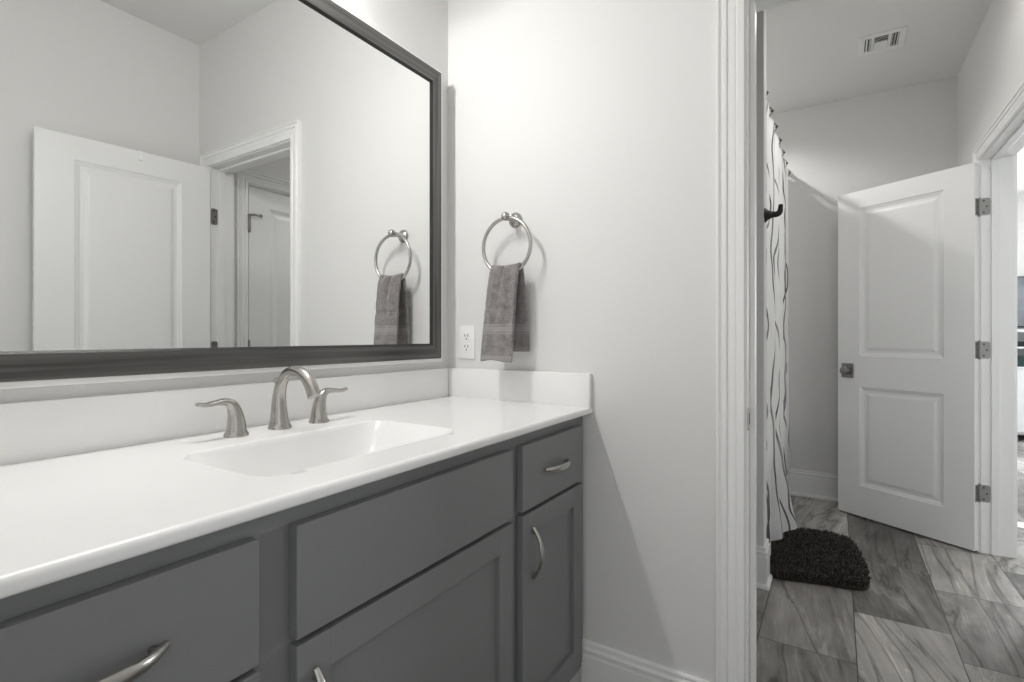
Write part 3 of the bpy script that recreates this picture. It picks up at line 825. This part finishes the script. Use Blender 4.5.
CXa, CXb, CZ0, CZ1 = 2.735, 4.160, 0.046, 2.304
cu = thing('shower_curtain', 'white shower curtain with a grey branch line print', 'shower curtain', (3.4, ROD_Y, 0)); CUB = (3.4, ROD_Y, 0)
NF = 6
def cur_y(x, z):
    ph = (x-CXa)/(CXb-CXa)*NF*2*PI
    amp = 0.021 + 0.009*(1-z/CZ1)
    y = ROD_Y - 0.002 + amp*math.cos(ph+0.5*math.sin(x*3.1)) 
    if z > CZ1-.25: y += 0
    fl = max(0.0, 1-z/0.62)**1.35
    y -= 0.115*fl*math.exp(-((x-3.27)/0.15)**2)
    if z < 0.6 and TX0 < x < TX1: y = min(y, TY0-0.006 if z < .52 else y)
    return y
bm = bmesh.new(); uvl = bm.loops.layers.uv.new('UVMap')
nx, nz = 300, 56; g = []; us = []
acc = 0.0; prev = None
for i in range(nx+1):
    x = CXa+(CXb-CXa)*i/nx
    p = (x, cur_y(x, 1.2))
    if prev: acc += math.hypot(p[0]-prev[0], p[1]-prev[1])
    prev = p; us.append(acc)
    hook = abs(math.sin((i/nx)*NF*PI))       # top edge sags between hooks
    g.append([bm.verts.new((x, cur_y(x, CZ0+(CZ1-CZ0)*k/nz), CZ0+(CZ1-CZ0-0.007*hook)*k/nz)) for k in range(nz+1)])
for i in range(nx):
    for k in range(nz):
        f = bm.faces.new((g[i][k], g[i+1][k], g[i+1][k+1], g[i][k+1]))
        for lp, (ii, kk) in zip(f.loops, ((i, k), (i+1, k), (i+1, k+1), (i, k+1))):
            lp[uvl].uv = (us[ii], CZ0+(CZ1-CZ0)*kk/nz)
finish('cloth', bm, M['curtain'], cu, CUB, smooth=180)
for i in range(NF+1):
    x = min(max(CXa + (CXb-CXa)*i/NF, CXa+.004), CXb-.004)
    bm = bmesh.new(); torus(bm, (x, ROD_Y, ROD_Z-.013), .0255, .0022, 'X', 24, 8)
    bmesh.ops.create_uvsphere(bm, u_segments=10, v_segments=8, radius=0.007, matrix=Matrix.Translation((x, ROD_Y-.0255, ROD_Z-.012)))
    finish('curtain_hook', bm, M['ring'], cu, CUB, smooth=180)

# shaggy mat
def mat_rug():
    bm = bmesh.new()
    key = [(2.672, .248), (2.698, .139), (2.728, .023), (2.750, -.080), (2.788, -.122), (2.860, -.131), (2.956, -.130), (3.105, -.115), (3.276, -.090), (3.362, -.058), (3.405, .030), (3.385, .160), (3.320, .275), (3.220, .318), (3.000, .326), (2.790, .318), (2.705, .285)]
    outl, _ = smooth_path([(x, y, 0) for x, y in key+[key[0]]], [1]*(len(key)+1), 4); outl = outl[:-1]
    cen = Vector((3.02, .09, 0))
    loft(bm, [[cen+(p-cen)*q+Vector((0, 0, z)) for p in outl] for q, z in ((.985, 0.0006), (1.0, 0.004), (.995, 0.010), (.97, 0.014))])
    c = Vector((0, 0, 0)); rot = Matrix.Identity(3)
    def inside(x, y, off=0.0):
        ins = False; n_ = len(outl)
        x = cen.x+(x-cen.x)*1.015; y = cen.y+(y-cen.y)*1.03
        for i in range(n_):
            a, b = outl[i], outl[i-1]
            if (a.y > y) != (b.y > y) and x < (b.x-a.x)*(y-a.y)/(b.y-a.y)+a.x: ins = not ins
        return ins
    rr = random.Random(3)
    n = 0
    while n < 8500:
        x, y = rr.uniform(2.62, 3.42), rr.uniform(-.14, .33)
        if not inside(x, y, 0.006): continue
        n += 1
        a = rr.uniform(0, 2*PI); lean = rr.uniform(0.004, 0.020); hh = rr.uniform(0.017, 0.034); wd = rr.uniform(0.0022, 0.0040)
        d = Vector((math.cos(a), math.sin(a), 0)); s = Vector((-d.y, d.x, 0))
        b = Vector((x, y, 0.011))
        q = [b+s*wd, b-s*wd*0.5+d*wd, b-s*wd*0.5-d*wd]
        mid = b+d*lean*0.45+Vector((0, 0, hh*0.7)); tip = b+d*lean+Vector((0, 0, hh))
        mq = [mid+s*wd*.9, mid-s*wd*0.45+d*wd*.8, mid-s*wd*0.45-d*wd*.8]
        v0 = [bm.verts.new(c+rot@p) for p in q]; v1 = [bm.verts.new(c+rot@p) for p in mq]; vt_ = bm.verts.new(c+rot@tip)
        for i in range(3):
            j = (i+1) % 3
            bm.faces.new((v0[i], v0[j], v1[j], v1[i])); bm.faces.new((v1[i], v1[j], vt_))
    o = finish('bath_mat', bm, M['shag'], smooth=180)
    return tag(o, 'dark brown shaggy bath mat on the tile floor below the shower curtain', 'bath mat')
mat_rug()

# recessed light over the tub
sl_ = thing('shower_ceiling_light', 'round recessed downlight in the ceiling above the bathtub', 'ceiling light', (3.45, 0.765, CE)); SLB = (3.45, 0.765, CE)
bm = bmesh.new()
pr = [(.060, -.0006), (.092, -.0006), (.090, -.006), (.066, -.010), (.060, -.006)]
loft(bm, [[Vector((3.45+r*math.cos(2*PI*k/32), 0.765+r*math.sin(2*PI*k/32), CE+z)) for k in range(32)] for r, z in pr+[pr[0]]], True, False)
finish('trim_ring', bm, M['vent'], sl_, SLB, smooth=40)
bm = bmesh.new(); lathe(bm, [(.0001, -.0008), (.060, -.0008), (.060, -.003), (.0001, -.004)], (3.45, 0.765, CE), n=28)
finish('lens', bm, M['lens'], sl_, SLB)

cl = thing('added_fill_fixture', 'added round fill light on the far bathroom ceiling, out of view', 'ceiling light', (2.72, -0.22, CE)); CLB = (2.72, -0.22, CE)  # made-up fixture, unseen, holds the far bathroom fill
bm = bmesh.new(); lathe(bm, [(.0001, -.0006), (.135, -.0006), (.138, -.010), (.130, -.022), (.0001, -.022)], (2.72, -0.22, CE), n=32)
finish('base', bm, M['nickel'], cl, CLB, smooth=40)
bm = bmesh.new(); lathe(bm, [(.0001, -.0225), (.126, -.0225), (.118, -.045), (.085, -.065), (.040, -.075), (.0001, -.077)], (2.72, -0.22, CE), n=32)
finish('diffuser', bm, M['lens'], cl, CLB, smooth=180)

# ------------------------------------------------------------------ bright room beyond the far door
XBR = 8.06
WY0, WY1, WZ0, WZ1 = -4.50, -2.70, 0.90, 2.12
bm = bmesh.new()
box(bm, XBR, XBR+.12, -5.0, WY0, 0, CE); box(bm, XBR, XBR+.12, WY1, YR1+.1, 0, CE)
box(bm, XBR, XBR+.12, WY0, WY1, 0, WZ0); box(bm, XBR, XBR+.12, WY0, WY1, WZ1, CE)
struct(finish('wall_window', bm, M['wall']), 'bright window wall of the next room', 'wall')
struct(finish('wall_next', B(XF+.12, XBR, YR1, YR1+.1, 0, CE), M['wall']), 'side wall of the bright next room', 'wall')
bm = bmesh.new(); box(bm, 2.0, XBR, -5.0, -4.9, 0, CE); box(bm, 1.9, 2.0, -5.0, YR1, 0, CE)
struct(finish('wall_outer', bm, M['wall']), 'outer walls of the bright next room', 'wall')
bm = bmesh.new()
for a in ((WY0-.09, WY1+.09, WZ1, WZ1+.10), (WY0-.09, WY0, WZ0, WZ1), (WY1, WY1+.09, WZ0, WZ1), (WY0-.12, WY1+.12, WZ0-.035, WZ0)):
    box(bm, XBR-.02-(0.03 if a[2] < WZ0 else 0), XBR+.02, a[0], a[1], a[2], a[3], 0.003)
for a in ((WY0, WY1, WZ0, WZ0+.045), (WY0, WY1, WZ1-.045, WZ1), (WY0, WY0+.045, WZ0, WZ1), (WY1-.045, WY1, WZ0, WZ1), (WY0, WY1, 1.64, 1.69)):
    box(bm, XBR+.03, XBR+.07, a[0], a[1], a[2], a[3], 0.002)
wn = struct(finish('window_1', bm, M['sheer']), 'white framed window set out of view to light the next room', 'window')  # unseen window, placed here as a daylight source
finish('pane', B(XBR+.045, XBR+.051, WY0+.045, WY1-.045, WZ0+.045, WZ1-.045), M['pane'], wn)
struct(finish('baseboard_next', B(XBR-.016, XBR, -4.9, YR1, 0, 0.18, bev=0.004), M['trim']), 'white baseboard under the window of the next room', 'baseboard')
struct(finish('trim_4', B(4.16, 4.285, -1.60, -0.90, 0.0003, 0.006, bev=0.002), M['marble']), 'pale stone threshold strip on the next room floor', 'threshold')

bk = thing('shelf_unit', 'white shelf unit with open cubbies against the far wall of the bright next room', 'shelf unit', (7.86, -1.85, 0)); BK = (7.86, -1.85, 0)
bm = bmesh.new()
for yy in (-2.40, -1.86, -1.32): box(bm, 7.70, 8.04, yy, yy+.02, 0.0, 1.18, 0.001, 1)
box(bm, 7.70, 8.04, -2.38, -1.32, 0.06, 0.08); box(bm, 7.70, 8.04, -2.38, -1.32, 0.78, 0.80); box(bm, 7.70, 8.04, -2.38, -1.32, 1.00, 1.02)
box(bm, 8.03, 8.04, -2.38, -1.32, 0.06, 1.18)
finish('carcass', bm, M['console'], bk, BK)
finish('top', B(7.68, 8.04, -2.42, -1.28, 1.18, 1.21, bev=0.003), M['console'], bk, BK)
for ya, yb in ((-2.376, -1.866), (-1.836, -1.326)):
    dn = finish('cabinet_door', B(7.682, 7.699, ya, yb, 0.085, 0.775, bev=0.003), M['console'], bk, BK)
    finish('knob', (lambda q: (lathe(q, [(.004, 0), (.004, -.012), (.012, -.018), (.010, -.026), (.0001, -.027)], (7.682, (ya+yb)/2, 0.70), axis='X', n=14), q)[1])(bmesh.new()), M['nickel'], dn, BK)
tag(finish('storage_box', B(7.72, 7.98, -1.82, -1.60, 1.0206, 1.075, bev=0.004), M['bronze']), 'flat black box on the upper shelf of the white shelf unit', 'box')
bx_ = thing('storage_basket', 'dark teal basket in the open cubby of the white shelf unit', 'basket', (7.85, -1.68, 0.80))
bm = bmesh.new()
for a_ in ((7.72, 7.73, -1.83, -1.54), (7.97, 7.98, -1.83, -1.54), (7.73, 7.97, -1.83, -1.82), (7.73, 7.97, -1.55, -1.54)):
    box(bm, a_[0], a_[1], a_[2], a_[3], 0.8005, 0.915, 0.002)
box(bm, 7.73, 7.97, -1.82, -1.55, 0.8005, 0.815)
finish('body', bm, M['teal'], bx_, (7.85, -1.68, 0.80))
tv = thing('television', 'grey flat-screen television on the far wall of the bright next room', 'television', (XBR, -1.90, 1.25)); TVB = (XBR, -1.90, 1.25)
finish('housing', B(XBR-.055, XBR-.001, -2.45, -1.40, 1.235, 1.815, bev=0.004), M['bronze'], tv, TVB)
finish('screen', B(XBR-.058, XBR-.054, -2.435, -1.415, 1.250, 1.803), M['screen'], tv, TVB)
